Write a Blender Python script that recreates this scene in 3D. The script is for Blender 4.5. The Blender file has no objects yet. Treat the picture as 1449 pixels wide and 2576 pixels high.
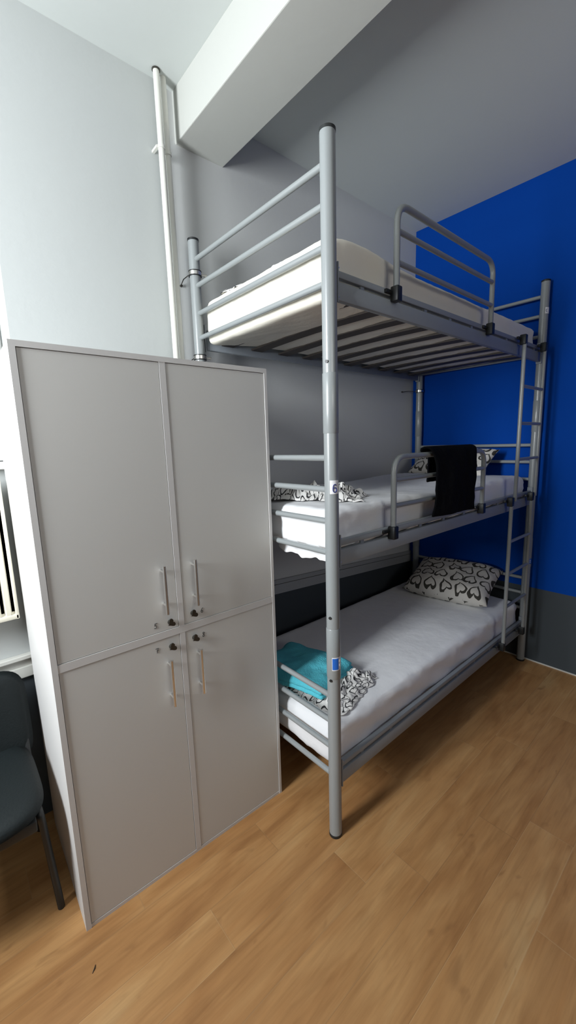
import bpy, bmesh, math, random
from mathutils import Vector, Matrix, noise
R = math.radians
scene = bpy.context.scene
C = scene.collection

# ------------------------------------------------------------ camera
def make_camera():
    ya, pi_, ro = R(-40.7945), R(-9.4072), R(-1.7195)
    fw = Vector((math.cos(pi_)*math.sin(-ya), math.cos(pi_)*math.cos(ya), math.sin(pi_)))
    rt = Vector((math.cos(ya), math.sin(ya), 0)); up = rt.cross(fw)
    Rr = math.cos(ro)*rt + math.sin(ro)*up; U = -math.sin(ro)*rt + math.cos(ro)*up
    cd = bpy.data.cameras.new('camera'); c = bpy.data.objects.new('camera', cd); C.objects.link(c)
    m = Matrix((Rr, U, -fw)).transposed().to_4x4(); m.translation = Vector((-1.0611, -.9884, 1.5919))
    c.matrix_world = m
    cd.sensor_fit = 'HORIZONTAL'; cd.sensor_width = 36; cd.lens = 36*1022.7/1449
    cd.clip_start = .02
    scene.camera = c
make_camera()

# ------------------------------------------------------------ light
scene.view_settings.view_transform = 'Standard'
scene.view_settings.look = 'None'
scene.view_settings.gamma = 1
scene.view_settings.use_curve_mapping = False
scene.view_settings.exposure = -0.15
w = bpy.data.worlds.new('overcast_sky'); scene.world = w; w.use_nodes = True
wb = w.node_tree.nodes['Background']; wb.inputs[0].default_value = (.80, .91, 1.0, 1); wb.inputs[1].default_value = .6

def area(name, loc, rot, sx, sy, power, col, spread=180):
    l = bpy.data.lights.new(name, 'AREA'); l.shape = 'RECTANGLE'; l.size = sx; l.size_y = sy
    l.energy = power; l.color = col; l.spread = R(spread)
    o = bpy.data.objects.new(name, l); o.location = loc; o.rotation_euler = rot; C.objects.link(o); return o
DAY = (.93, .97, 1.0)
# daylight through the window in the end wall (x = -2.2) and through the window above the radiator
area('daylight_end_window', (-2.44, .16, 2.12), (0, R(-90), 0), 1.2, .44, 133, DAY)
area('daylight_side_window', (-1.40, 1.32, 2.27), (R(-90), 0, 0), 1.1, 1.25, 13, DAY)
# added fill light behind the camera, set in an invented high opening
area('rear_fill_light', (-1.0, -3.85, 2.40), (R(90), 0, 0), 1.7, .9, 29, (1.0, .96, .90))

# ------------------------------------------------------------ materials
def mat(name, col, rough=.6, metal=0, spec=.5, bump=0, bscale=40, var=0, vscale=3, coat=0):
    m = bpy.data.materials.new(name); m.use_nodes = True
    nt = m.node_tree; b = nt.nodes['Principled BSDF']
    b.inputs['Base Color'].default_value = (*col, 1); b.inputs['Roughness'].default_value = rough
    b.inputs['Metallic'].default_value = metal; b.inputs['Specular IOR Level'].default_value = spec
    if coat: b.inputs['Coat Weight'].default_value = coat; b.inputs['Coat Roughness'].default_value = .15
    tc = nt.nodes.new('ShaderNodeTexCoord')
    if var:
        n = nt.nodes.new('ShaderNodeTexNoise'); n.inputs['Scale'].default_value = vscale; n.inputs['Detail'].default_value = 4
        nt.links.new(tc.outputs['Object'], n.inputs['Vector'])
        mx = nt.nodes.new('ShaderNodeMix'); mx.data_type = 'RGBA'
        mx.inputs['A'].default_value = (*[c*(1-var) for c in col], 1); mx.inputs['B'].default_value = (*[min(1, c*(1+var)) for c in col], 1)
        nt.links.new(n.outputs['Fac'], mx.inputs['Factor']); nt.links.new(mx.outputs['Result'], b.inputs['Base Color'])
    if bump:
        n = nt.nodes.new('ShaderNodeTexNoise'); n.inputs['Scale'].default_value = bscale; n.inputs['Detail'].default_value = 5
        nt.links.new(tc.outputs['Object'], n.inputs['Vector'])
        bp = nt.nodes.new('ShaderNodeBump'); bp.inputs['Strength'].default_value = bump; bp.inputs['Distance'].default_value = .01
        nt.links.new(n.outputs['Fac'], bp.inputs['Height']); nt.links.new(bp.outputs['Normal'], b.inputs['Normal'])
    return m

M = {}
M['white_wall'] = mat('white_wall_paint', (.52, .545, .54), .85, spec=.2, bump=.06, bscale=30, var=.015)
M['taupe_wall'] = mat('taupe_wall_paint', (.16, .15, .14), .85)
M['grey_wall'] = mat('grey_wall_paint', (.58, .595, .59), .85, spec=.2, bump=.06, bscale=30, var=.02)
M['ceiling'] = mat('ceiling_paint', (.60, .635, .62), .9, spec=.2, bump=.05, bscale=25, var=.015)
M['beam'] = mat('beam_paint', (.52, .53, .50), .9, spec=.2, bump=.05, bscale=25)
M['blue'] = mat('blue_wall_paint', (.001, .052, .33), .8, spec=.08, bump=.06, bscale=30, var=.04)
M['dark'] = mat('dark_grey_wall_paint', (.055, .066, .075), .75, spec=.2, bump=.06, bscale=30, var=.03)
M['trunk'] = mat('grey_trunking_plastic', (.33, .345, .35), .6)
M['trim'] = mat('pale_trim', (.6, .6, .56), .5)
M['laminate'] = mat('grey_laminate', (.58, .58, .56), .42, bump=.008, bscale=200)
M['edge'] = mat('laminate_edge', (.60, .595, .585), .5)
M['steel'] = mat('grey_powder_coated_steel', (.262, .283, .288), .33, spec=.6, bump=.02, bscale=150, coat=.25)
M['steel_dark'] = mat('grey_painted_sheet_steel', (.25, .275, .30), .45)
M['black_plastic'] = mat('black_plastic', (.012, .014, .015), .45)
M['chrome'] = mat('brushed_chrome', (.84, .83, .81), .30, metal=1)
M['lock'] = mat('dark_key_metal', (.09, .085, .075), .35, metal=.8)
M['slat'] = mat('dark_brown_slat_wood', (.05, .04, .034), .6, bump=.1)
M['sheet'] = mat('white_cotton_sheet', (.80, .81, .825), .9, bump=.25, bscale=18)
M['cream'] = mat('cream_mattress_cover', (.80, .765, .67), .9, bump=.2, bscale=22)
M['pipe'] = mat('white_pipe_paint', (.72, .72, .67), .45)
M['radiator'] = mat('cream_radiator_enamel', (.78, .75, .64), .4)
M['black_cloth'] = mat('black_cloth', (.0035, .004, .0055), 1.0, spec=.1, bump=.3, bscale=60)
M['leather'] = mat('black_green_upholstery', (.006, .010, .011), .62, spec=.3, bump=.15, bscale=120)
M['ink'] = mat('black_marker_ink', (.02, .02, .02), .6)
M['gap'] = mat('shadow_gap_rubber', (.12, .10, .09), .8)
M['turq'] = mat('turquoise_terry', (.09, .50, .60), .95, bump=.5, bscale=140, var=.08, vscale=9)
M['tag_white'] = mat('white_sticker', (.78, .78, .80), .5)
M['tag_blue'] = mat('blue_sticker', (.015, .13, .55), .45)
M['tag_ink'] = mat('navy_sticker_ink', (.02, .03, .16), .5)
M['frame_white'] = mat('white_window_frame', (.8, .8, .79), .4)

def glass_mat():
    m = bpy.data.materials.new('window_glass'); m.use_nodes = True; nt = m.node_tree; nt.nodes.clear()
    o = nt.nodes.new('ShaderNodeOutputMaterial'); t = nt.nodes.new('ShaderNodeBsdfTransparent'); g = nt.nodes.new('ShaderNodeBsdfGlossy')
    g.inputs['Roughness'].default_value = .02; x = nt.nodes.new('ShaderNodeMixShader'); x.inputs[0].default_value = .07
    nt.links.new(t.outputs[0], x.inputs[1]); nt.links.new(g.outputs[0], x.inputs[2]); nt.links.new(x.outputs[0], o.inputs[0]); return m
M['glass'] = glass_mat()

class N:   # tiny node maths helper
    def __init__(s, nt): s.nt = nt
    def v(s, x, sock):
        if isinstance(x, (int, float)): sock.default_value = x
        else: s.nt.links.new(x, sock)
    def m(s, op, a, b=0, c=0):
        n = s.nt.nodes.new('ShaderNodeMath'); n.operation = op
        s.v(a, n.inputs[0]); s.v(b, n.inputs[1]); s.v(c, n.inputs[2]); return n.outputs[0]
    def ramp(s, f, stops):
        n = s.nt.nodes.new('ShaderNodeValToRGB'); e = n.color_ramp.elements
        while len(e) < len(stops): e.new(.5)
        for i, (p, c) in enumerate(stops): e[i].position = p; e[i].color = (*c, 1)
        s.nt.links.new(f, n.inputs[0]); return n.outputs[0]
    def mix(s, f, a, b, mode='MIX'):
        n = s.nt.nodes.new('ShaderNodeMix'); n.data_type = 'RGBA'; n.blend_type = mode
        s.v(f, n.inputs['Factor'])
        for x, k in ((a, 'A'), (b, 'B')):
            if isinstance(x, tuple): n.inputs[k].default_value = (*x, 1)
            else: s.nt.links.new(x, n.inputs[k])
        return n.outputs['Result']

def hearts_mat(name, base, ink, tile=.085):
    """brush-drawn heart outlines on cloth (UV in metres)"""
    m = bpy.data.materials.new(name); m.use_nodes = True; nt = m.node_tree; b = nt.nodes['Principled BSDF']; h = N(nt)
    b.inputs['Roughness'].default_value = .95
    uv = nt.nodes.new('ShaderNodeUVMap'); uv.uv_map = 'UVMap'
    nz = nt.nodes.new('ShaderNodeTexNoise'); nz.inputs['Scale'].default_value = 13; nz.inputs['Detail'].default_value = 1
    nt.links.new(uv.outputs[0], nz.inputs['Vector'])
    sn = nt.nodes.new('ShaderNodeSeparateColor'); nt.links.new(nz.outputs['Color'], sn.inputs[0])
    sp = nt.nodes.new('ShaderNodeSeparateXYZ'); nt.links.new(uv.outputs[0], sp.inputs[0])
    u0 = h.m('ADD', h.m('DIVIDE', sp.outputs[0], tile), h.m('MULTIPLY', h.m('SUBTRACT', sn.outputs[0], .5), .38))
    v0 = h.m('ADD', h.m('DIVIDE', sp.outputs[1], tile*.95), h.m('MULTIPLY', h.m('SUBTRACT', sn.outputs[1], .5), .38))
    row = h.m('FLOOR', v0)
    u1 = h.m('ADD', u0, h.m('MULTIPLY', h.m('MODULO', h.m('ABSOLUTE', row), 2), .5))
    col = h.m('FLOOR', u1)
    x = h.m('MULTIPLY', h.m('SUBTRACT', h.m('FRACT', u1), .5), 2.55)
    y = h.m('MULTIPLY', h.m('SUBTRACT', h.m('FRACT', v0), .42), 2.75)
    # random tilt per heart
    rnd = h.m('SUBTRACT', h.m('FRACT', h.m('MULTIPLY', h.m('SINE', h.m('ADD', h.m('MULTIPLY', row, 12.99), h.m('MULTIPLY', col, 78.23))), 43.75)), .5)
    ca, sa = h.m('COSINE', h.m('MULTIPLY', rnd, 1.1)), h.m('SINE', h.m('MULTIPLY', rnd, 1.1))
    xr = h.m('ADD', h.m('MULTIPLY', x, ca), h.m('MULTIPLY', y, sa)); yr = h.m('SUBTRACT', h.m('MULTIPLY', y, ca), h.m('MULTIPLY', x, sa))
    q = h.m('SUBTRACT', yr, h.m('MULTIPLY', h.m('SQRT', h.m('ABSOLUTE', xr)), .86))
    rr = h.m('SQRT', h.m('ADD', h.m('MULTIPLY', xr, xr), h.m('MULTIPLY', q, q)))
    band = h.m('ABSOLUTE', h.m('SUBTRACT', rr, .94))
    f = h.m('LESS_THAN', band, h.m('ADD', .09, h.m('MULTIPLY', sn.outputs[2], .15)))
    nt.links.new(h.mix(f, base, ink), b.inputs['Base Color'])
    return m
M['hearts'] = hearts_mat('heart_print_cotton', (.60, .58, .54), (.045, .042, .035), .104)
M['linen'] = hearts_mat('heart_print_bed_linen', (.68, .67, .65), (.030, .030, .033), .075)

def floor_mat():
    m = bpy.data.materials.new('oak_vinyl_planks'); m.use_nodes = True; nt = m.node_tree; b = nt.nodes['Principled BSDF']; h = N(nt)
    tc = nt.nodes.new('ShaderNodeTexCoord'); sp = nt.nodes.new('ShaderNodeSeparateXYZ'); nt.links.new(tc.outputs['Object'], sp.inputs[0])
    X, Y = sp.outputs[0], sp.outputs[1]
    v = h.m('DIVIDE', h.m('ADD', Y, 50*.155+.05), .155); row = h.m('FLOOR', v); fv = h.m('FRACT', v)
    rnd = h.m('FRACT', h.m('MULTIPLY', h.m('SINE', h.m('MULTIPLY', row, 12.9898)), 4375.85))
    for k, x0 in ((50, -.48), (49, -.013), (48, .158), (51, -.17), (46, .69), (45, .285), (47, .56), (52, .3)):
        is_k = h.m('COMPARE', row, k, .1); off = ((-x0/.95) % 1.0)
        rnd = h.m('ADD', h.m('MULTIPLY', rnd, h.m('SUBTRACT', 1, is_k)), h.m('MULTIPLY', is_k, off))
    u = h.m('DIVIDE', h.m('ADD', X, h.m('ADD', 20, h.m('MULTIPLY', rnd, .95))), .95); col = h.m('FLOOR', u); fu = h.m('FRACT', u)
    pr = h.m('FRACT', h.m('MULTIPLY', h.m('SINE', h.m('ADD', h.m('MULTIPLY', row, 3.17), h.m('MULTIPLY', col, 7.77))), 913.53))
    def nse(sx, sy, sc, det, dist=0, off=13.0):
        cb = nt.nodes.new('ShaderNodeCombineXYZ')
        h.v(h.m('ADD', h.m('MULTIPLY', X, sx), h.m('MULTIPLY', pr, off)), cb.inputs[0]); h.v(h.m('ADD', h.m('MULTIPLY', Y, sy), h.m('MULTIPLY', pr, off*.6)), cb.inputs[1]); h.v(h.m('MULTIPLY', pr, 5), cb.inputs[2])
        n = nt.nodes.new('ShaderNodeTexNoise'); n.inputs['Scale'].default_value = sc; n.inputs['Detail'].default_value = det; n.inputs['Distortion'].default_value = dist
        nt.links.new(cb.outputs[0], n.inputs['Vector']); return n.outputs['Fac']
    big = nse(1.6, 6, 1.6, 3, .6)
    fine = nse(3, 60, 2.2, 6, .5)
    streak = nse(1.3, 13, 2.0, 5, 1.6)
    knot = nse(5, 13, 1.3, 2, .8)
    base = h.ramp(h.m('ADD', h.m('MULTIPLY', big, .86), h.m('MULTIPLY', pr, .14)), [(.22, (.27, .125, .045)), (.42, (.37, .19, .072)), (.6, (.44, .245, .10)), (.8, (.48, .305, .14))])
    c = h.mix(.4, base, h.ramp(streak, [(.3, (.62, .56, .50)), (.5, (.95, .94, .92)), (.7, (1.12, 1.1, 1.05))]), 'MULTIPLY')
    c = h.mix(.2, c, h.ramp(fine, [(.3, (.6, .55, .5)), (.55, (1, 1, 1)), (.8, (1.15, 1.1, 1.05))]), 'MULTIPLY')
    c = h.mix(h.m('MULTIPLY', h.m('SMOOTH_MIN', h.m('MAXIMUM', h.m('MULTIPLY', h.m('SUBTRACT', knot, .66), 6), 0), 1, .1), .55), c, (.13, .055, .022))
    edge = h.m('MINIMUM', h.m('MINIMUM', fv, h.m('SUBTRACT', 1, fv)), h.m('MULTIPLY', h.m('MINIMUM', fu, h.m('SUBTRACT', 1, fu)), 6.1))
    light = h.m('MULTIPLY', h.m('LESS_THAN', edge, .012), .35)
    c = h.mix(light, c, h.mix(pr, (.16, .08, .035), (.55, .38, .2)))
    nt.links.new(c, b.inputs['Base Color'])
    b.inputs['Roughness'].default_value = .42; b.inputs['Specular IOR Level'].default_value = .35
    bp = nt.nodes.new('ShaderNodeBump'); bp.inputs['Strength'].default_value = .12; bp.inputs['Distance'].default_value = .003
    h.v(fine, bp.inputs['Height']); nt.links.new(bp.outputs[0], b.inputs['Normal'])
    return m
M['floor'] = floor_mat()

# ------------------------------------------------------------ mesh helpers
def obj(name, bm, m, parent=None, smooth=False, uv=False):
    bmesh.ops.recalc_face_normals(bm, faces=bm.faces[:])
    me = bpy.data.meshes.new(name); bm.to_mesh(me); bm.free()
    for mm in (m if isinstance(m, (list, tuple)) else [m]): me.materials.append(mm)
    if smooth:
        for p in me.polygons: p.use_smooth = True
        if smooth != 'all': me.set_sharp_from_angle(angle=R(40))
    o = bpy.data.objects.new(name, me); C.objects.link(o)
    if parent is not None: o.parent = parent
    return o
def B(): return bmesh.new()
def box(bm, lo, hi, mi=0, bevel=0):
    t = bmesh.new() if bevel else bm
    vs = [t.verts.new((x, y, z)) for x in (lo[0], hi[0]) for y in (lo[1], hi[1]) for z in (lo[2], hi[2])]
    fs = [t.faces.new([vs[i] for i in q]) for q in ((0,1,3,2),(4,6,7,5),(0,4,5,1),(2,3,7,6),(0,2,6,4),(1,5,7,3))]
    for f in fs: f.material_index = mi
    if bevel:
        bmesh.ops.recalc_face_normals(t, faces=t.faces[:])
        bmesh.ops.bevel(t, geom=t.edges[:], offset=bevel, segments=2, affect='EDGES', profile=.5)
        me = bpy.data.meshes.new('tmp'); t.to_mesh(me); t.free(); bm.from_mesh(me); bpy.data.meshes.remove(me)
    return bm
def tube(bm, pts, r, seg=16, caps=True, mi=0):
    pts = [Vector(p) for p in pts]; n = len(pts); rs = r if isinstance(r, (list, tuple)) else [r]*n
    d0 = (pts[1]-pts[0]).normalized(); a = Vector((0, 0, 1)) if abs(d0.z) < .9 else Vector((1, 0, 0)); u = d0.cross(a).normalized(); rings = []
    for i, p in enumerate(pts):
        d = ((pts[min(i+1, n-1)]-p).normalized() + (p-pts[max(i-1, 0)]).normalized())
        d = d.normalized(); u = (u - d*u.dot(d)).normalized(); v = d.cross(u)
        rings.append([bm.verts.new(p + rs[i]*(math.cos(t)*u + math.sin(t)*v)) for t in [2*math.pi*k/seg for k in range(seg)]])
    for a_, b_ in zip(rings, rings[1:]):
        for k in range(seg): bm.faces.new((a_[k], a_[(k+1) % seg], b_[(k+1) % seg], b_[k])).material_index = mi
    if caps:
        bm.faces.new(rings[0][::-1]).material_index = mi; bm.faces.new(rings[-1]).material_index = mi
    return bm
def bend(pts, rad, n=8):
    """polyline with rounded corners"""
    pts = [Vector(p) for p in pts]; out = [pts[0]]
    for i in range(1, len(pts)-1):
        a, b, c = pts[i-1], pts[i], pts[i+1]; u = (a-b).normalized(); v = (c-b).normalized()
        for k in range(n+1):
            t = k/n; p0 = b+u*rad; p1 = b+v*rad
            out.append((1-t)**2*p0 + 2*t*(1-t)*b + t*t*p1)
    return out + [pts[-1]]
def tag(o, label, cat, group=None):
    o['label'] = label; o['category'] = cat
    if group: o['group'] = group
    return o
def thing(name, label, cat, loc=(0, 0, 0), rz=0, group=None):
    o = bpy.data.objects.new(name, None); C.objects.link(o); o.location = loc; o.rotation_euler = (0, 0, rz); o.empty_display_size = .1
    return tag(o, label, cat, group)
def struct(name, bm, m, label=None):
    o = obj(name, bm, m); o['kind'] = 'structure'
    if label: o['label'] = label
    return o
def loc_to(o, parent): pass

# ------------------------------------------------------------ room shell
HC = 3.198; XR = 2.02; XL = -2.2; YB = .95; YF = -3.6; YLW = .935
struct('floor', box(B(), (XL-.2, YF-.2, -.1), (XR+.2, YB+.4, 0)), M['floor'], 'oak look plank floor')
struct('ceiling', box(B(), (XL-.2, YF-.2, HC), (XR+.2, YB+.4, HC+.12)), M['ceiling'], 'pale painted ceiling')
def zb(x): return .659 - .0690*(x-.49)     # lower edge of the trunking = top of the dark paint
# back wall, bed part (right of the pipes): grey paint above, dark below
XS = -.085
bm = B()
def prism_x(bm, x0, x1, y0, y1, za0, za1, zb0, zb1, mi=0):
    vs = [bm.verts.new(p) for p in ((x0,y0,za0),(x1,y0,za1),(x1,y1,za1),(x0,y1,za0),(x0,y0,zb0),(x1,y0,zb1),(x1,y1,zb1),(x0,y1,zb0))]
    for q in ((0,1,2,3),(4,5,6,7),(0,1,5,4),(1,2,6,5),(2,3,7,6),(3,0,4,7)): bm.faces.new([vs[i] for i in q]).material_index = mi
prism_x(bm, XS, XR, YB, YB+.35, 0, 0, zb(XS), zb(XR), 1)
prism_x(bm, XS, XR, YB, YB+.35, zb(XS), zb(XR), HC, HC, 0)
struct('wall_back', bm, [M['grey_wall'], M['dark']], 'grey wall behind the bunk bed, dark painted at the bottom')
# back wall, window part, with the window hole
WX0, WX1, WZ0, WZ1 = -2.0, -.775, 1.56, 2.98
bm = B()
box(bm, (XL-.2, YLW, 0), (XS, YLW+.36, WZ0)); box(bm, (XL-.2, YLW, WZ1), (XS, YLW+.36, HC))
box(bm, (XL-.2, YLW, WZ0), (WX0, YLW+.36, WZ1)); box(bm, (WX1, YLW, WZ0), (XS, YLW+.36, WZ1))
for v in bm.verts:
    if v.co.z < .001: v.co.z = .664
box(bm, (XL-.2, YLW, 0), (XS, YLW+.36, .664), 1)
struct('wall_window_side', bm, [M['white_wall'], M['dark']], 'white wall with window and heating pipes')
bm = B()
prism_x(bm, XR, XR+.2, YF-.2, YB+.35, 0, 0, .546, .546, 1); prism_x(bm, XR, XR+.2, YF-.2, YB+.35, .546, .546, HC, HC, 0)
struct('wall_right', bm, [M['blue'], M['dark']], 'royal blue end wall with dark grey lower band')
# end wall opposite the blue one, with its window
EY0, EY1, EZ0, EZ1 = -.18, .50, 1.30, 2.80
bm = B()
box(bm, (XL-.2, YF-.2, 0), (XL, YLW, EZ0)); box(bm, (XL-.2, YF-.2, EZ1), (XL, YLW, HC))
box(bm, (XL-.2, YF-.2, EZ0), (XL, EY0, EZ1)); box(bm, (XL-.2, EY1, EZ0), (XL, YLW, EZ1))
struct('wall_left', bm, M['taupe_wall'])
bm = B(); FX0, FX1, FZ0, FZ1 = -1.9, -.1, 1.9, 2.95  # unseen wall; the high opening is added to let the rear fill in
box(bm, (XL, YF-.2, 0), (FX0, YF, HC)); box(bm, (FX1, YF-.2, 0), (XR, YF, HC)); box(bm, (FX0, YF-.2, 0), (FX1, YF, FZ0)); box(bm, (FX0, YF-.2, FZ1), (FX1, YF, HC))
struct('wall_front', bm, M['taupe_wall'])
# ceiling beam
struct('trim_1', box(B(), (-.014, YF, 2.987), (.246, YB+.01, HC+.01), bevel=.004), M['beam'], 'white painted beam under the ceiling')
# trunking along the back wall
def trunk(x0, x1, y):
    bm = B(); d = .018
    prism_x(bm, x0, x1, y-d, y, zb(x0)-.002, zb(x1)-.002, zb(x0)+.058, zb(x1)+.058)
    prism_x(bm, x0, x1, y-d*.8, y, zb(x0)+.061, zb(x1)+.061, zb(x0)+.088, zb(x1)+.088)
    return bm
struct('trim_2', trunk(XS, XR-.003, YB), M['trunk'], 'grey cable trunking along the wall behind the bunks')
bm = box(B(), (XL, YLW-.014, .668), (XS, YLW, .716), bevel=.003); box(bm, (XL, YLW-.030, .752), (XS, YLW, .770), bevel=.003); box(bm, (XL, YLW-.008, .714), (XS, YLW, .754))
struct('trim_3', bm, M['trim'], 'pale cable trunking under the radiator')
struct('baseboard_right', box(B(), (XR-.006, YF, 0), (XR, YB, .008)), M['trim'], 'thin pale sealing strip at the foot of the blue wall')

def window(n, lo, hi, axis, depthpos, double=True):
    """frame with two casements; axis = the wall's normal axis"""
    fr = B()
    def bb(bm, a0, a1, z0, z1, t):
        if axis == 1: box(bm, (a0, depthpos-t, z0), (a1, depthpos+t, z1), bevel=.004)
        else: box(bm, (depthpos-t, a0, z0), (depthpos+t, a1, z1), bevel=.004)
    a0, a1, z0, z1 = lo[0], hi[0], lo[1], hi[1]; s = .055
    bb(fr, a0, a0+s, z0, z1, .03); bb(fr, a1-s, a1, z0, z1, .03); bb(fr, a0, a1, z0, z0+s, .03); bb(fr, a0, a1, z1-s, z1, .03)
    am = (a0+a1)/2
    if double: bb(fr, am-.04, am+.04, z0, z1, .03)
    o = obj(n, fr, M['frame_white']); o['kind'] = 'structure'; o['label'] = 'white framed window'
    for q0, q1 in (((a0+s, am-.04), (am+.04, a1-s)) if double else ((a0+s, a1-s),)):
        if axis == 1: g = box(B(), (q0, depthpos-.003, z0+s), (q1, depthpos+.003, z1-s))
        else: g = box(B(), (depthpos-.003, q0, z0+s), (depthpos+.003, q1, z1-s))
        obj('window_pane', g, M['glass'], o)
    hd = B()
    if axis == 1: box(hd, (a1-.05, depthpos-.075, (z0+z1)/2-.28), (a1-.03, depthpos-.05, (z0+z1)/2-.14), bevel=.004); box(hd, (a1-.048, depthpos-.06, (z0+z1)/2-.16), (a1-.032, depthpos-.03, (z0+z1)/2-.14))
    else:
        sg = -1 if depthpos > 0 else 1
        box(hd, (depthpos+.05, a1-.04, 1.9), (depthpos+.075, a1-.02, 2.04), bevel=.004); box(hd, (depthpos+.03, a1-.038, 2.0), (depthpos+.06, a1-.022, 2.02))
    obj('window_handle', hd, M['frame_white'], o)
window('window_1', (WX0, WZ0), (WX1, WZ1), 1, YLW+.24)
window('window_2', (EY0, EZ0), (EY1, EZ1), 0, XL-.1, False)
window('added_rear_window', (FX0, FZ0), (FX1, FZ1), 1, YF-.1)  # unseen window, added to house the rear fill light
struct('trim_4', box(B(), (WX0-.03, YLW-.03, WZ0-.03), (WX1, YLW+.2, WZ0), bevel=.004), M['frame_white'], 'white window sill')

# ------------------------------------------------------------ bunk bed
L, W, H, PR = 1.98, .8666, 2.555, .0255
TB = [(2.114, (2.465, 2.349, 2.225, 2.114)), (1.195, (1.541, 1.4285, 1.312, 1.195)), (.272, (.6166, .508, .394, .272))]
bed = thing('triple_bunk_bed', 'tall grey tubular steel bunk bed with three tiers beside the grey locker', 'bunk bed')
def ring_arc(bm, cx, cy, r0, r1, a0, a1, z0, z1, n=10, shear=0):
    vs = []
    for k in range(n+1):
        a = a0 + (a1-a0)*k/n
        vs.append([bm.verts.new((cx+r*math.cos(a), cy+r*math.sin(a), z+shear*k/n)) for r in (r0, r1) for z in (z0, z1)])
    for p, q in zip(vs, vs[1:]):
        for i, j in ((0, 1), (1, 3), (3, 2), (2, 0)): bm.faces.new((p[i], p[j], q[j], q[i]))
    bm.faces.new([vs[0][i] for i in (0, 1, 3, 2)]); bm.faces.new([vs[-1][i] for i in (0, 1, 3, 2)])
for px, py in ((0, 0), (0, W), (L, 0), (L, W)):
    p = obj('post', tube(B(), [(px, py, .012), (px, py, H-.006)], PR, 28), M['steel'], bed, True)
    b_ = B(); tube(b_, [(px, py, H-.008), (px, py, H+.001), (px, py, H+.005)], [PR+.0012, PR+.0012, PR-.006], 28)
    obj('post_cap', b_, M['black_plastic'], p, True)
    obj('post_foot', tube(B(), [(px, py, 0), (px, py, .012)], PR+.001, 28), M['black_plastic'], p, True)
    for z0, z1 in ((1.626, 1.827), (.706, .907)):
        obj('joint_sleeve', tube(B(), [(px, py, z0), (px, py, z0+.002), (px, py, z1-.002), (px, py, z1)], [PR+.0006, PR+.0016, PR+.0016, PR+.0006], 28), M['steel'], p, True)
    for z in (.954, .702, 1.862):
        b_ = B(); sx = -1 if px == 0 else 1
        d = Vector((-.95 if px == 0 else .75, -.31 if px == 0 else -.66, 0)).normalized(); c0 = Vector((px, py, z))
        tube(b_, [c0+d*(PR-.002), c0+d*(PR+.0035)], .0055, 14)
        obj('screw', b_, M['black_plastic'], p, True)
for base, zs in TB:
    for x in (0, L):
        for z in zs:
            obj('end_rail', tube(B(), [(x, PR-.004, z), (x, W-PR+.004, z)], .0112, 16, False), M['steel'], bed, True)
    # side rails: a flat steel panel hung under a slimmer tube, joined by short tabs
    for y in (0, W):
        s = 1 if y == 0 else -1
        b_ = B(); box(b_, (PR+.012, y-.010, base-.050), (L-PR-.012, y+.012, base+.008), bevel=.003)
        box(b_, (PR+.012, y-.008, base+.021), (L-PR-.012, y+.014, base+.044), bevel=.004)
        for k in range(9): x = .16+k*.21; box(b_, (x, y-.002, base+.006), (x+.02, y+.006, base+.023))
        sr = obj('side_rail', b_, M['steel_dark'], bed, True)
        for x0 in (PR, L-PR-.012):
            obj('hook_plate', box(B(), (x0, y-.016, base-.058), (x0+.005 if x0 < 1 else x0+.012, y+.016, base+.066)), M['steel_dark'], sr)
        for z in (base-.04, base+.05):
            obj('bolt', tube(B(), [(PR+.003, y-.009*s, z), (PR+.010, y-.009*s, z)], .005, 10), M['chrome'], sr, True)
    n = 10
    for k in range(n):
        x = .118+k*.186
        b_ = B(); segs = 6
        for i in range(segs+1):
            t = i/segs; y = .014+(W-.028)*t; z = base-.022+.010*math.sin(math.pi*t)
            for dx in (0, .070):
                for dz in (0, .009): b_.verts.new((x+dx, y, z+dz))
        b_.verts.ensure_lookup_table(); V = b_.verts
        for i in range(segs):
            a = 4*i
            for p, q in ((0, 1), (1, 3), (3, 2), (2, 0)): b_.faces.new((V[a+p], V[a+q], V[a+4+q], V[a+4+p]))
        b_.faces.new((V[0], V[1], V[3], V[2])); a = 4*segs; b_.faces.new((V[a], V[a+1], V[a+3], V[a+2]))
        obj('slat', b_, M['slat'], bed)
# wall clamp rings on the two rear posts
for px, z in ((0, 2.405), (0, 2.025), (L, 1.985)):
    b_ = B(); ring_arc(b_, px, W, PR-.001, PR+.0045, 0, 2*math.pi, z-.008, z+.008, 28)
    r_ = obj('clamp_ring', b_, M['chrome'], bed, True)
    for dz in (-.0100, .0100):
        b_ = B(); ring_arc(b_, px, W, PR-.001, PR+.0055, 0, 2*math.pi, z+dz-.002, z+dz+.002, 28)
        obj('clamp_gasket', b_, M['black_plastic'], r_, True)
    s = 1 if px == 0 else -1
    b_ = B(); tube(b_, [(px+.030, W-.010, z), (px+.047, W-.013, z)], .0055, 10); tube(b_, [(px+.045, W-.0125, z), (px+.053, W-.014, z)], .008, 6)
    obj('clamp_bolt', b_, M['chrome'], r_, True)
    yw = YLW if px == 0 and False else YB
    b_ = B(); e = Vector((px-.034 if px == 0 else px-.125, yw+.002, z-.035 if px == 0 else z-.004)); s0 = Vector((px-.02, W+.018, z))
    tube(b_, [s0, (s0+e)/2+Vector((-.006, .004, .004)), e], .0022, 8); tube(b_, [e-Vector((0, .010, 0)), e], .006, 10)
    obj('wall_tie', b_, M['lock'], r_, True)

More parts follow.
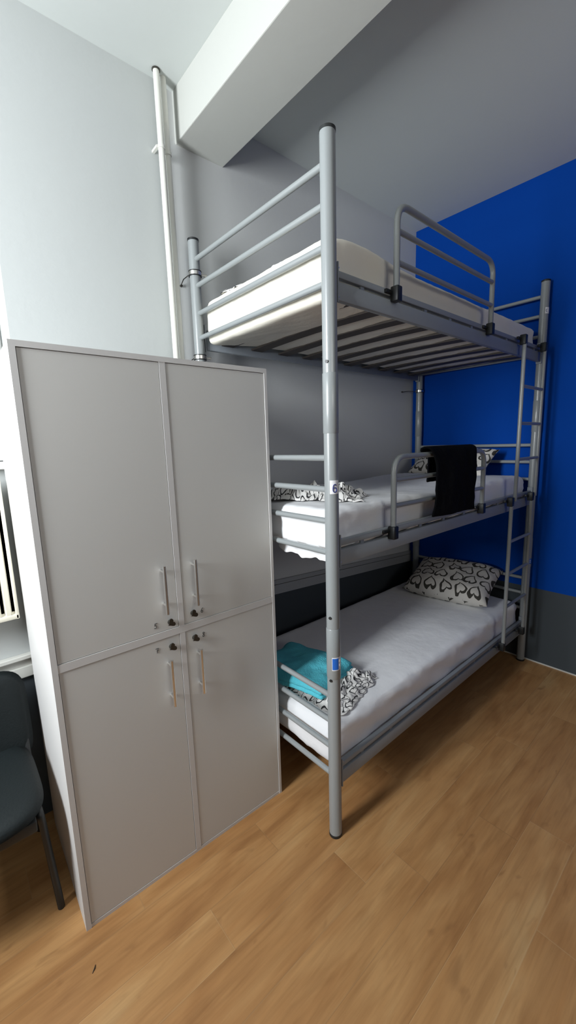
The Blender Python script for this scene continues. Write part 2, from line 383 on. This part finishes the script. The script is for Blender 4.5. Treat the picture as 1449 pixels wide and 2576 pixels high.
def clip(parent, x, y, z, h=.05):
    b_ = B(); box(b_, (x-.0165, y-.017, z-h/2), (x+.0165, y+.017, z+h/2), bevel=.005)
    box(b_, (x-.050, y+.008, z+.0), (x-.010, y+.022, z+.014), bevel=.002)
    return obj('clip', b_, M['black_plastic'], parent, True)
for base in (2.114, 1.195):
    yg = -.027
    x0, x1 = .340, 1.158
    b_ = B(); tube(b_, bend([(x0, yg, base+.045), (x0, yg, base+.335), (x1, yg, base+.335), (x1, yg, base+.045)], .07, 10), .0122, 16)
    g = obj('guard_rail', b_, M['steel'], bed, True)
    for dz in (.243, .136):
        obj('guard_bar', tube(B(), [(x0+.008, yg, base+dz), (x1-.008, yg, base+dz)], .0102, 16), M['steel'], g, True)
    clip(g, x0, yg, base+.025, .055); clip(g, x1, yg, base+.025, .055)
# two ladder sections
for xs, ztop, zbot, rungs, cl in (((1.562, 1.890), 2.150, 1.215, (1.886, 1.675, 1.464), ((0, 2.140), (1, 2.140))), ((1.512, 1.838), 1.205, .300, (.970, .766, .552), ((0, 1.215), (1, 1.215), (0, .290), (1, .290)))):
    ld = bpy.data.objects.new('ladder', None); C.objects.link(ld); ld.parent = bed
    yl = -.048
    for x in xs: obj('stile', tube(B(), [(x, yl, zbot), (x, yl, ztop)], .0112, 16), M['steel'], ld, True)
    for z in rungs: obj('rung', tube(B(), [(xs[0]+.006, yl, z), (xs[1]-.006, yl, z)], .0095, 14), M['steel'], ld, True)
    for i, z in cl: clip(ld, xs[i], yl+.006, z, .055)

# stickers wrapped round the posts
def sticker(name, px, z0, z1, a0, a1, m, r=PR+.0006, shear=0, parent=bed):
    b_ = B(); ring_arc(b_, px, 0, r-.0003, r+.0006, a0, a1, z0, z1, 14, shear); return obj(name, b_, m, parent)
def polar(px, a, r): return Vector((px+r*math.cos(a), r*math.sin(a), 0))
def glyph(parent, name, px, ac, zc, h, strokes, m, r, w=.0012):
    """strokes drawn on the cylinder: (u,v) in units of h, bent round the post"""
    b_ = B()
    for st in strokes: tube(b_, [polar(px, ac+u*h/r, r)+Vector((0, 0, zc+v*h)) for u, v in st], w, 6)
    return obj(name, b_, m, parent, True)
def arc(cx, cy, rx, ry, a0, a1, n=14): return [(cx+rx*math.cos(R(a0+(a1-a0)*k/n)), cy+ry*math.sin(R(a0+(a1-a0)*k/n))) for k in range(n+1)]
SIX = [arc(0, -.2, .24, .29, 0, 360, 22), [(.2, .36), (.1, .47), (-.02, .5), (-.14, .42), (-.21, .25), (-.245, .0), (-.24, -.2)]]
ca = math.radians(-150)
s6 = sticker('number_sticker', 0, 1.416, 1.464, ca, ca+1.32, M['tag_white'], PR+.001)
s6['label'] = 'white sticker with a dark blue 6'
glyph(s6, 'sticker_numeral', 0, ca+.66, 1.436, .028, SIX, M['tag_ink'], PR+.0025, .0018)
s7 = sticker('information_sticker', 0, .744, .797, ca, ca+1.5, M['tag_white'], PR+.001)
s7['label'] = 'blue and white sticker low on the front post'
q = sticker('sticker_field', 0, .748, .793, ca+.06, ca+.95, M['tag_blue'], PR+.0017, parent=s7)
glyph(s7, 'sticker_emblem', 0, ca+1.2, .772, .012, [arc(0, .7, .25, .45, 0, 360, 10), arc(0, -.7, .25, .45, 0, 360, 10)], M['tag_white'], PR+.0024, .0010)
s8 = sticker('number_sticker', L, 2.355, 2.392, ca+.0, ca+1.1, M['tag_white'], PR+.001); s8['label'] = 'small white sticker with dark marks'
glyph(s8, 'sticker_numeral', L, ca+.35, 2.373, .02, [arc(0, 0, .25, .4, 60, 300, 12)], M['tag_ink'], PR+.0022, .0012)
s9 = sticker('information_sticker', L, .73, .765, ca+.35, ca+1.25, M['tag_blue'], PR+.001); s9['label'] = 'small blue sticker'
glyph(s9, 'sticker_emblem', L, ca+.6, .747, .012, [arc(0, .5, .2, .3, 0, 360, 8), arc(0, -.5, .2, .3, 0, 360, 8)], M['tag_white'], PR+.0020, .0010)

# ------------------------------------------------------------ soft things
def fbm(p, s, seed=0.0): return noise.fractal(Vector(p)*s+Vector((seed, seed*1.7, seed*.3)), .6, 2.1, 4)
def mattress(name, x0, x1, y0, y1, z0, z1, r, wr, seed, m, extra=None):
    """rounded box with cloth wrinkles, grid on all six sides"""
    bm = B(); bmesh.ops.create_cube(bm, size=2)
    bmesh.ops.subdivide_edges(bm, edges=[e for e in bm.edges if abs((e.verts[0].co-e.verts[1].co).x) > 1], cuts=78, use_grid_fill=True)
    bmesh.ops.subdivide_edges(bm, edges=[e for e in bm.edges if abs((e.verts[0].co-e.verts[1].co).y) > 1], cuts=36, use_grid_fill=True)
    bmesh.ops.subdivide_edges(bm, edges=[e for e in bm.edges if abs((e.verts[0].co-e.verts[1].co).z) > 1], cuts=10, use_grid_fill=True)
    c = Vector(((x0+x1)/2, (y0+y1)/2, (z0+z1)/2)); hs = Vector(((x1-x0)/2, (y1-y0)/2, (z1-z0)/2))
    for v in bm.verts:
        # pull grid lines to the rims so the roundings get vertices
        f = [math.copysign(1-(1-abs(a))**1.25, a) if abs(a) < 1 else a for a in v.co]
        p = Vector([f[i]*hs[i] for i in range(3)])
        inner = Vector([max(-(hs[i]-r), min(hs[i]-r, p[i])) for i in range(3)])
        d = p-inner; nrm = d.normalized() if d.length > 1e-6 else Vector((0, 0, 1))
        q = inner+nrm*min(r, d.length if d.length < r else r) if d.length > 1e-6 else p
        w_ = c+q
        k = fbm((w_.x, w_.y*1.0, w_.z*2.2), 5.5, seed)*.6+fbm((w_.x*1.4+w_.y, w_.y, w_.z*4), 13, seed+3)*.4
        amp = wr*(1 if abs(v.co.z) < .95 else .55)
        w_ += nrm*k*amp
        if extra: w_ = extra(w_, v.co)
        v.co = w_
    return obj(name, bm, m, None, 'all')
def ex_top(w_, u):
    # the near end of the top mattress has slid past the last slat and sags a little
    if w_.x < .35: w_.z -= .030*((.35-w_.x)/.32)**1.5*(1 if u.z < .2 else .35)
    w_.z += .030*math.exp(-((w_.x-.20)/.20)**2)*(1 if u.z > 0 else 0)
    return w_
tag(mattress('mattress', .022, 1.935, .030, .835, 2.106, 2.276, .032, .007, 1.3, M['cream'], ex_top), 'cream covered mattress on the top bunk', 'mattress')
def ex_mid(w_, u):
    w_.z += .008*math.sin(w_.x*5)*(1 if u.z > 0 else 0)
    if w_.x > 1.8 and u.z > 0: w_.z -= .01*(w_.x-1.8)/.13
    return w_
tag(mattress('mattress', .022, 1.935, .030, .835, 1.186, 1.343, .034, .008, 5.1, M['sheet'], ex_mid), 'white sheeted mattress on the middle bunk', 'mattress')
def ex_low(w_, u):
    if u.y < -.9: w_.y -= .006*abs(math.sin(w_.x*9+w_.z*30))
    return w_
tag(mattress('mattress', .022, 1.940, .028, .838, .264, .452, .045, .007, 9.4, M['sheet'], ex_low), 'white sheeted mattress on the bottom bunk', 'mattress')

def cloth_grid(name, nu, nv, fn, m, thick=.004, label=None, cat=None, size=(1, 1), parent=None, sub=1):
    """fn(u,v) -> point; UVs in metres"""
    bm = B(); uvl = bm.loops.layers.uv.new('UVMap')
    vs = [[bm.verts.new(fn(i/nu, j/nv)) for j in range(nv+1)] for i in range(nu+1)]
    for i in range(nu):
        for j in range(nv):
            f = bm.faces.new((vs[i][j], vs[i+1][j], vs[i+1][j+1], vs[i][j+1]))
            for l, (a, b2) in zip(f.loops, ((i, j), (i+1, j), (i+1, j+1), (i, j+1))): l[uvl].uv = (a/nu*size[0], b2/nv*size[1])
    me = bpy.data.meshes.new(name); bm.to_mesh(me); bm.free(); me.materials.append(m)
    for p in me.polygons: p.use_smooth = True
    o = bpy.data.objects.new(name, me); C.objects.link(o)
    if parent: o.parent = parent
    so = o.modifiers.new('thickness', 'SOLIDIFY'); so.thickness = thick; so.offset = 0
    if sub: sb = o.modifiers.new('smooth', 'SUBSURF'); sb.levels = sub; sb.render_levels = sub
    if label: tag(o, label, cat)
    return o

def pillow(name, center, sx, sy, th, rot, label, seed):
    """two bulging panels sewn at the rim"""
    bm = B(); uvl = bm.loops.layers.uv.new('UVMap'); n = 26; mt = Matrix.Translation(center) @ rot
    def P(i, j, s):
        u, v = 2*i/n-1, 2*j/n-1
        e = max(0, (1-u**4)*(1-v**4))**.55
        pinch = .06*(1-abs(v)**2)*abs(u)**6; pinch2 = .06*(1-abs(u)**2)*abs(v)**6
        x = u*sx/2*(1-pinch*1.0); y = v*sy/2*(1-pinch2*1.0)
        z = s*th/2*e*(1+.12*fbm((u, v, s), 1.4, seed)) + .006*fbm((u*2, v*2, s), 2.5, seed+2)*e
        return mt @ Vector((x, y, z))
    g = {}
    for s in (1, -1):
        for i in range(n+1):
            for j in range(n+1):
                if s == -1 and (i in (0, n) or j in (0, n)): g[s, i, j] = g[1, i, j]
                else: g[s, i, j] = bm.verts.new(P(i, j, s))
    for s in (1, -1):
        for i in range(n):
            for j in range(n):
                f = bm.faces.new((g[s, i, j], g[s, i+1, j], g[s, i+1, j+1], g[s, i, j+1]))
                for l, (a, b2) in zip(f.loops, ((i, j), (i+1, j), (i+1, j+1), (i, j+1))): l[uvl].uv = (b2/n*sy+.02, 1-a/n*sx+(.4 if s < 0 else 0))
    o = obj(name, bm, M['hearts'], None, 'all'); tag(o, label, 'pillow', 'heart print pillows'); return o
rot1 = (Matrix.Rotation(R(8), 4, 'Z') @ Matrix.Rotation(R(-20), 4, 'Y'))
pillow('pillow', Vector((1.735, .415, .567)), .42, .60, .18, rot1, 'heart print pillow lying on the bottom bunk', 2.0)
rot2 = (Matrix.Rotation(R(-4), 4, 'Z') @ Matrix.Rotation(R(-38), 4, 'Y'))
pillow('pillow', Vector((1.80, .49, 1.432)), .27, .60, .10, rot2, 'heart print pillow propped on the middle bunk behind the black garment', 7.0)

# black garment over the middle guard rail
def garment(u, v):
    # v runs from the outer hem over the rail to the inner hem
    zt = 1.195+.335; r = .024
    x0, x1 = .592, .985
    x = x0+(x1-x0)*u
    s = v*1.0
    if s < .52:
        t = s/.52; z = 1.250-.01*u+(zt-1.250)*t; y = -.027-r-.008+.006*math.sin(u*9+1)*(1-t)-.010*math.sin(math.pi*t)
        narrow = .04*math.sin(math.pi*t)**1.0
        x = x0+.005+narrow*.4+(x1-x0-narrow)*u
    elif s < .66:
        a = (s-.52)/.14*math.pi; z = zt+(r+.010)*math.sin(a); y = -.027-(r+.008)*math.cos(a)
        x += (.02 if u > .5 else -.02)*math.sin(a)*abs(u-.5)*2
    else:
        t = (s-.66)/.34; z = zt-.13*t; y = -.027+r+.010+.006*math.sin(u*7); x = .81+(x-.81)*.72
    k = fbm((x*1.3, y, z*.6), 9, 3.3)
    y += .010*k*(-1 if s < .6 else 1); x += .008*fbm((x, 0, z), 12, 8.0)
    if s < .3 and u > .86: x += .0
    return Vector((x, y, z))
cloth_grid('garment', 26, 40, garment, M['black_cloth'], .010, 'black garment hung over the guard rail of the middle bunk', 'clothing', (.4, .6))

# crumpled heart print linen at the near end of the middle bunk
def crumple(cx, cy, z0, sx, sy, h, seed, rz=0, folds=(9, 14), droop=None):
    cr, sr = math.cos(rz), math.sin(rz)
    def fn(u, v):
        a, b2 = (u-.5)*sx, (v-.5)*sy
        n1 = noise.ridged_multi_fractal(Vector((a*folds[0], b2*folds[1], seed)), .9, 2.0, 3, .9, 2.0)
        n2 = fbm((a, b2, 0), 20, seed)
        e = min(1, 5.5*min(u, 1-u, v, 1-v))
        n3 = (1-abs(math.sin(b2*38+5*fbm((a, b2, 5), 7, seed))))**2
        hh = (.010+h*(.22*n1+.18+.25*n2+.50*n3))*(.22+.78*e)
        a += .018*fbm((a, b2, 1), 16, seed+5); b2 += .018*fbm((a, b2, 2), 16, seed+9)
        a *= 1+.12*fbm((0, b2, 3), 9, seed); 
        x = cx+a*cr-b2*sr; y = cy+a*sr+b2*cr
        z = z0+max(.006, hh)
        return Vector((x, y, z))
    return fn
cloth_grid('bed_linen', 46, 56, crumple(.205, .315, 1.345, .19, .46, .075, 4.2, R(30), (7, 15)), M['linen'], .004, 'crumpled heart print linen at the near end of the middle bunk', 'bed linen', (.30, 1.3))
# linen and towel at the near end of the bottom bunk
cloth_grid('bed_linen', 50, 56, crumple(.225, .325, .450, .35, .50, .062, 6.6, R(12), (5, 17)), M['linen'], .004, 'crumpled heart print linen under the turquoise towel on the bottom bunk', 'bed linen', (.5, 1.4))
def towel(u, v):
    a, b2 = (u-.5)*.30, (v-.5)*.38
    e = min(1, 9*min(u, 1-u)); e2 = min(1, 9*min(v, 1-v))
    z = .512+.030*math.sin(min(1, e)*math.pi/2)*math.sin(min(1, e2)*math.pi/2)+.010*fbm((a, b2, 0), 8, 2.0)+.003*math.sin(a*60)*(1-e2)
    rz = R(14); x = .185+a*math.cos(rz)-b2*math.sin(rz); y = .375+a*math.sin(rz)+b2*math.cos(rz)
    return Vector((x, y, z))
tw = thing('towel', 'folded turquoise towel on the printed linen at the end of the bottom bunk', 'towel')
cloth_grid('towel_fold', 24, 30, towel, M['turq'], .020, size=(.3, .4), parent=tw)
def towel2(u, v):
    p = towel(u, v); p.z -= .018; c = Vector((.185, .375, 0)); d = p-c; d.z = 0; p += d*.03; return p
cloth_grid('towel_fold', 24, 30, towel2, M['turq'], .014, size=(.3, .4), parent=tw)
# white crumpled linen at the back of the top bunk
cloth_grid('bed_linen', 34, 34, crumple(.125, .46, 2.272, .15, .52, .026, 12.2, R(4), (9, 7)), M['linen'], .004, 'small heap of printed linen on the top bunk behind the end rails', 'bed linen', (.4, .5))
# sheet hanging below the middle mattress at its near end
def sheet_tail(u, v):
    y = .05+.32*u; dr = .052+.014*math.sin(math.pi*u)+.004*math.sin(u*17)+.003*math.sin(u*41)
    z = 1.20-dr*v; x = .030+.020*math.sin(v*2.4)+.006*math.sin(u*17+v*3)
    return Vector((x, y, z))
cloth_grid('loose_sheet', 24, 8, sheet_tail, M['sheet'], .004, 'white sheet corner drooping below the near end of the middle mattress', 'sheet', (.3, .1))

# ------------------------------------------------------------ locker
LK = thing('locker', 'grey four door locker standing in front of the bunk bed', 'locker', (-.873, .3276, 0), math.atan2(.3067-.3276, .840))
LW, LD, LH = .8403, .533, 1.8853
bm = B(); t = .0165
box(bm, (0, 0, 0), (t, LD, LH)); box(bm, (LW-t*.75, 0, 0), (LW, LD, LH))
box(bm, (t, 0, LH-t), (LW-t*.75, LD, LH)); box(bm, (t, .002, 0), (LW-t*.75, LD, .013))
XM = .4175
box(bm, (XM-.0105, .0015, .013), (XM+.0105, LD-.01, LH-t)); box(bm, (t, .001, .9315), (LW-t*.75, LD-.01, .9575))
box(bm, (t, LD-.008, .013), (LW-t*.75, LD, LH-t))
obj('locker_body', bm, M['edge'], LK)
STROKES = {
 '5': [[(-.1, .45), (.35, .5)], [(-.1, .45), (-.18, .05), (.05, .12), (.2, -.05), (.15, -.35), (-.05, -.5), (-.28, -.42)]],
 '6': [[(.25, .5), (-.02, .3), (-.2, -.05), (-.2, -.35), (0, -.5), (.2, -.4), (.22, -.15), (.05, -.02), (-.15, -.15)]],
 '7': [[(-.25, .4), (.3, .45), (.1, 0), (-.02, -.5)], [(-.1, -.02), (.28, .05)]],
 '8': [[(.25, .38), (.02, .5), (-.18, .35), (-.05, .12), (.15, -.05), (.2, -.35), (0, -.5), (-.2, -.38), (-.1, -.1), (.12, .12), (.25, .38)]]}
g = .0015
doors = {'5': (t, XM-.0105, .9575, LH-t, 'L', 1), '6': (XM+.0105, LW-t*.75, .9575, LH-t, 'R', 1), '7': (t, XM-.0105, .013, .9315, 'L', 0), '8': (XM+.0105, LW-t*.75, .013, .9315, 'R', 0)}
for num, (x0, x1, z0, z1, side, upper) in doors.items():
    d = obj('door', box(B(), (x0+g, .003, z0+g), (x1-g, .019, z1-g), bevel=.0008), M['laminate'], LK)
    hx = .357 if side == 'L' else .472
    hz0, hz1 = (1.029, 1.200) if upper else (.682, .857)
    b_ = B(); yb = -.030
    tube(b_, [(hx, yb, hz0), (hx, yb, hz1)], .0058, 16)
    for z in (hz0+.030, hz1-.022): tube(b_, [(hx, .004, z), (hx, yb, z)], .0042, 12)
    hd = obj('handle', b_, M['chrome'], d, True)
    lx, lz = (hx+.017, .985) if (side == 'L' and upper) else ((hx-.010, .993) if upper else ((hx+.015, .894) if side == 'L' else (hx-.010, .897)))
    b_ = B(); tube(b_, [(lx, .004, lz), (lx, -.006, lz)], .0085, 20)
    # heart shaped key head, turned on its side
    pts = []
    for k in range(28):
        a = 2*math.pi*k/28; hxx = 16*math.sin(a)**3; hyy = 13*math.cos(a)-5*math.cos(2*a)-2*math.cos(3*a)-math.cos(4*a)
        an = R(-62); s = .00098; hyy *= .85; pts.append((lx+.002+s*(hxx*math.cos(an)-hyy*math.sin(an)), lz+s*(hxx*math.sin(an)+hyy*math.cos(an))))
    f0 = [b_.verts.new((x, -.008, z)) for x, z in pts]; f1 = [b_.verts.new((x, -.0115, z)) for x, z in pts]
    b_.faces.new(f0); b_.faces.new(f1[::-1])
    for k in range(28): b_.faces.new((f0[k], f0[(k+1) % 28], f1[(k+1) % 28], f1[k]))
    tube(b_, [(lx, -.004, lz), (lx, -.0085, lz)], .004, 10)
    lk = obj('lock', b_, M['lock'], d, True); lk['label'] = 'dark heart shaped key head in the lock'
    b_ = B(); nx, nz = (lx-.052, lz+.001) if side == 'L' else (lx+.038, lz-.001)
    for st in STROKES[num]: tube(b_, [(nx+u*.018, .0024, nz+v*.018) for u, v in st], .0010, 6)
    nb = obj('handwritten_number', b_, M['ink'], d); nb['label'] = 'handwritten number '+num

# ------------------------------------------------------------ pipes
def pipe(x, y, label, r=.0135):
    b_ = B(); tube(b_, [(x, y, 0), (x, y, HC)], r, 18)
    o = obj('heating_pipe', b_, M['pipe'], None, True); tag(o, label, 'pipe', 'heating pipes beside the locker'); return o
p1 = pipe(-.118, .885, 'white heating pipe nearer the window, left of the pair'); p2 = pipe(-.078, .905, 'white heating pipe nearer the bunk bed, right of the pair', .0125)
b_ = B(); ring_arc(b_, -.118, .885, .0135, .0165, 0, 2*math.pi, 2.895, 2.908, 20); box(b_, (-.140, .886, 2.896), (-.128, YLW, 2.906))
obj('pipe_clip', b_, M['pipe'], p1, True)
b_ = B(); ring_arc(b_, -.078, .905, .0125, .0155, 0, 2*math.pi, 2.893, 2.906, 20); box(b_, (-.098, .905, 2.894), (-.088, YLW, 2.904))
obj('pipe_clip', b_, M['pipe'], p2, True)
b_ = B(); tube(b_, [(-.118, .885, HC-.006), (-.118, .885, HC-.001)], .0175, 18); obj('ceiling_hole_disc', b_, M['lock'], p1, True)  # dark disc painting in the shaded hole where the pipe meets the ceiling

# ------------------------------------------------------------ radiator
rd = thing('radiator', 'cream ribbed panel radiator on the wall under the window, left of the locker', 'radiator')
RX0, RX1, RZ0, RZ1, RY = -1.95, -.880, .955, 1.495, .838
b_ = B(); pitch = .0335; nr = int((RX1-RX0-.02)/pitch); sect = []
for i in range(nr):
    xa = RX1-.012-i*pitch
    sect += [(xa, RY+.012), (xa-.010, RY+.012), (xa-.0145, RY), (xa-.0285, RY)]
zt = [RZ0+.022, RZ0+.034, RZ1-.034, RZ1-.022]
rows = []
for z, f in ((RZ0+.016, 0), (RZ0+.030, 1), (RZ1-.030, 1), (RZ1-.016, 0)):
    rows.append([b_.verts.new((x, y if f else RY+.003, z)) for x, y in sect])
for a, b2 in zip(rows, rows[1:]):
    for k in range(len(sect)-1): b_.faces.new((a[k], a[k+1], b2[k+1], b2[k]))
box(b_, (RX0, RY+.012, RZ0), (RX1, RY+.016, RZ1))
obj('radiator_panel', b_, M['radiator'], rd, True)
b_ = B(); box(b_, (RX0, RY, RZ0), (RX1, RY+.014, RZ0+.020), bevel=.004); box(b_, (RX0, RY, RZ1-.020), (RX1, RY+.014, RZ1), bevel=.004)
box(b_, (RX1-.012, RY, RZ0), (RX1, RY+.06, RZ1), bevel=.003); box(b_, (RX0, RY, RZ0), (RX0+.012, RY+.06, RZ1), bevel=.003); box(b_, (RX0, RY+.05, RZ0), (RX1, RY+.06, RZ1))
obj('radiator_casing', b_, M['radiator'], rd, True)
for x in (RX0+.25, RX1-.25): obj('wall_bracket', box(B(), (x, RY+.055, RZ0+.1), (x+.03, YLW-.001, RZ1-.06)), M['trim'], rd)
b_ = B(); tube(b_, bend([(RX0-.001, RY+.035, RZ0+.05), (RX0-.05, RY+.035, RZ0+.05), (RX0-.05, RY+.06, 0)], .02), .0085, 12)
obj('supply_pipe', b_, M['pipe'], rd, True)
# horizontal pipes below the radiator

# ------------------------------------------------------------ chair
ch = thing('chair', 'black upholstered visitor chair against the left side of the locker', 'chair', (-1.165, .62, 0), 0)
def pad(name, sx, sy, th, mt, curve=0, rexp=4.0):
    bm = B(); n = 22
    g_ = {}
    for s in (1, -1):
        for i in range(n+1):
            for j in range(n+1):
                u, v = 2*i/n-1, 2*j/n-1
                # square to superellipse
                m_ = max(abs(u), abs(v)); l = (abs(u)**rexp+abs(v)**rexp)**(1/rexp) or 1; k = m_/l if l else 1
                x, y = u*k, v*k; e = max(0, 1-m_**6)**.4
                p = mt @ Vector((x*sx/2, y*sy/2, s*th/2*e + curve*(x*x)))
                if s == -1 and (i in (0, n) or j in (0, n)): g_[s, i, j] = g_[1, i, j]
                else: g_[s, i, j] = bm.verts.new(p)
    for s in (1, -1):
        for i in range(n):
            for j in range(n): bm.faces.new((g_[s, i, j], g_[s, i+1, j], g_[s, i+1, j+1], g_[s, i, j+1]))
    return obj(name, bm, M['leather'], ch, 'all')
pad('seat', .50, .47, .065, Matrix.Translation((0, .0, .445)) @ Matrix.Rotation(R(3), 4, 'X'))
pad('backrest', .53, .40, .05, Matrix.Translation((.005, .190, .575)) @ Matrix.Rotation(R(80), 4, 'X'), -.012, 5)
b_ = B(); box(b_, (-.225, -.20, .378), (.21, .2, .418), bevel=.006); obj('seat_shell', b_, M['black_plastic'], ch, True)
for s in (-1, 1):
    obj('leg', tube(B(), bend([(s*.247, -.150, 0), (s*.225, -.155, .405), (s*.215, .0, .41)], .03), .0115, 14), M['black_plastic'], ch, True)
    obj('leg', tube(B(), bend([(s*.250, .245, 0), (s*.240, .150, .405), (s*.245, .225, .60), (s*.20, .235, .70)], .04), .0115, 14), M['black_plastic'], ch, True)

# small dark bit of litter on the floor
b_ = B(); tube(b_, [(-.892, .196, .0015), (-.883, .204, .003), (-.878, .213, .0015)], [.0007, .0016, .0006], 6)
tag(obj('splinter', b_, M['ink'], None, True), 'tiny dark splinter lying on the floor in front of the locker', 'litter')
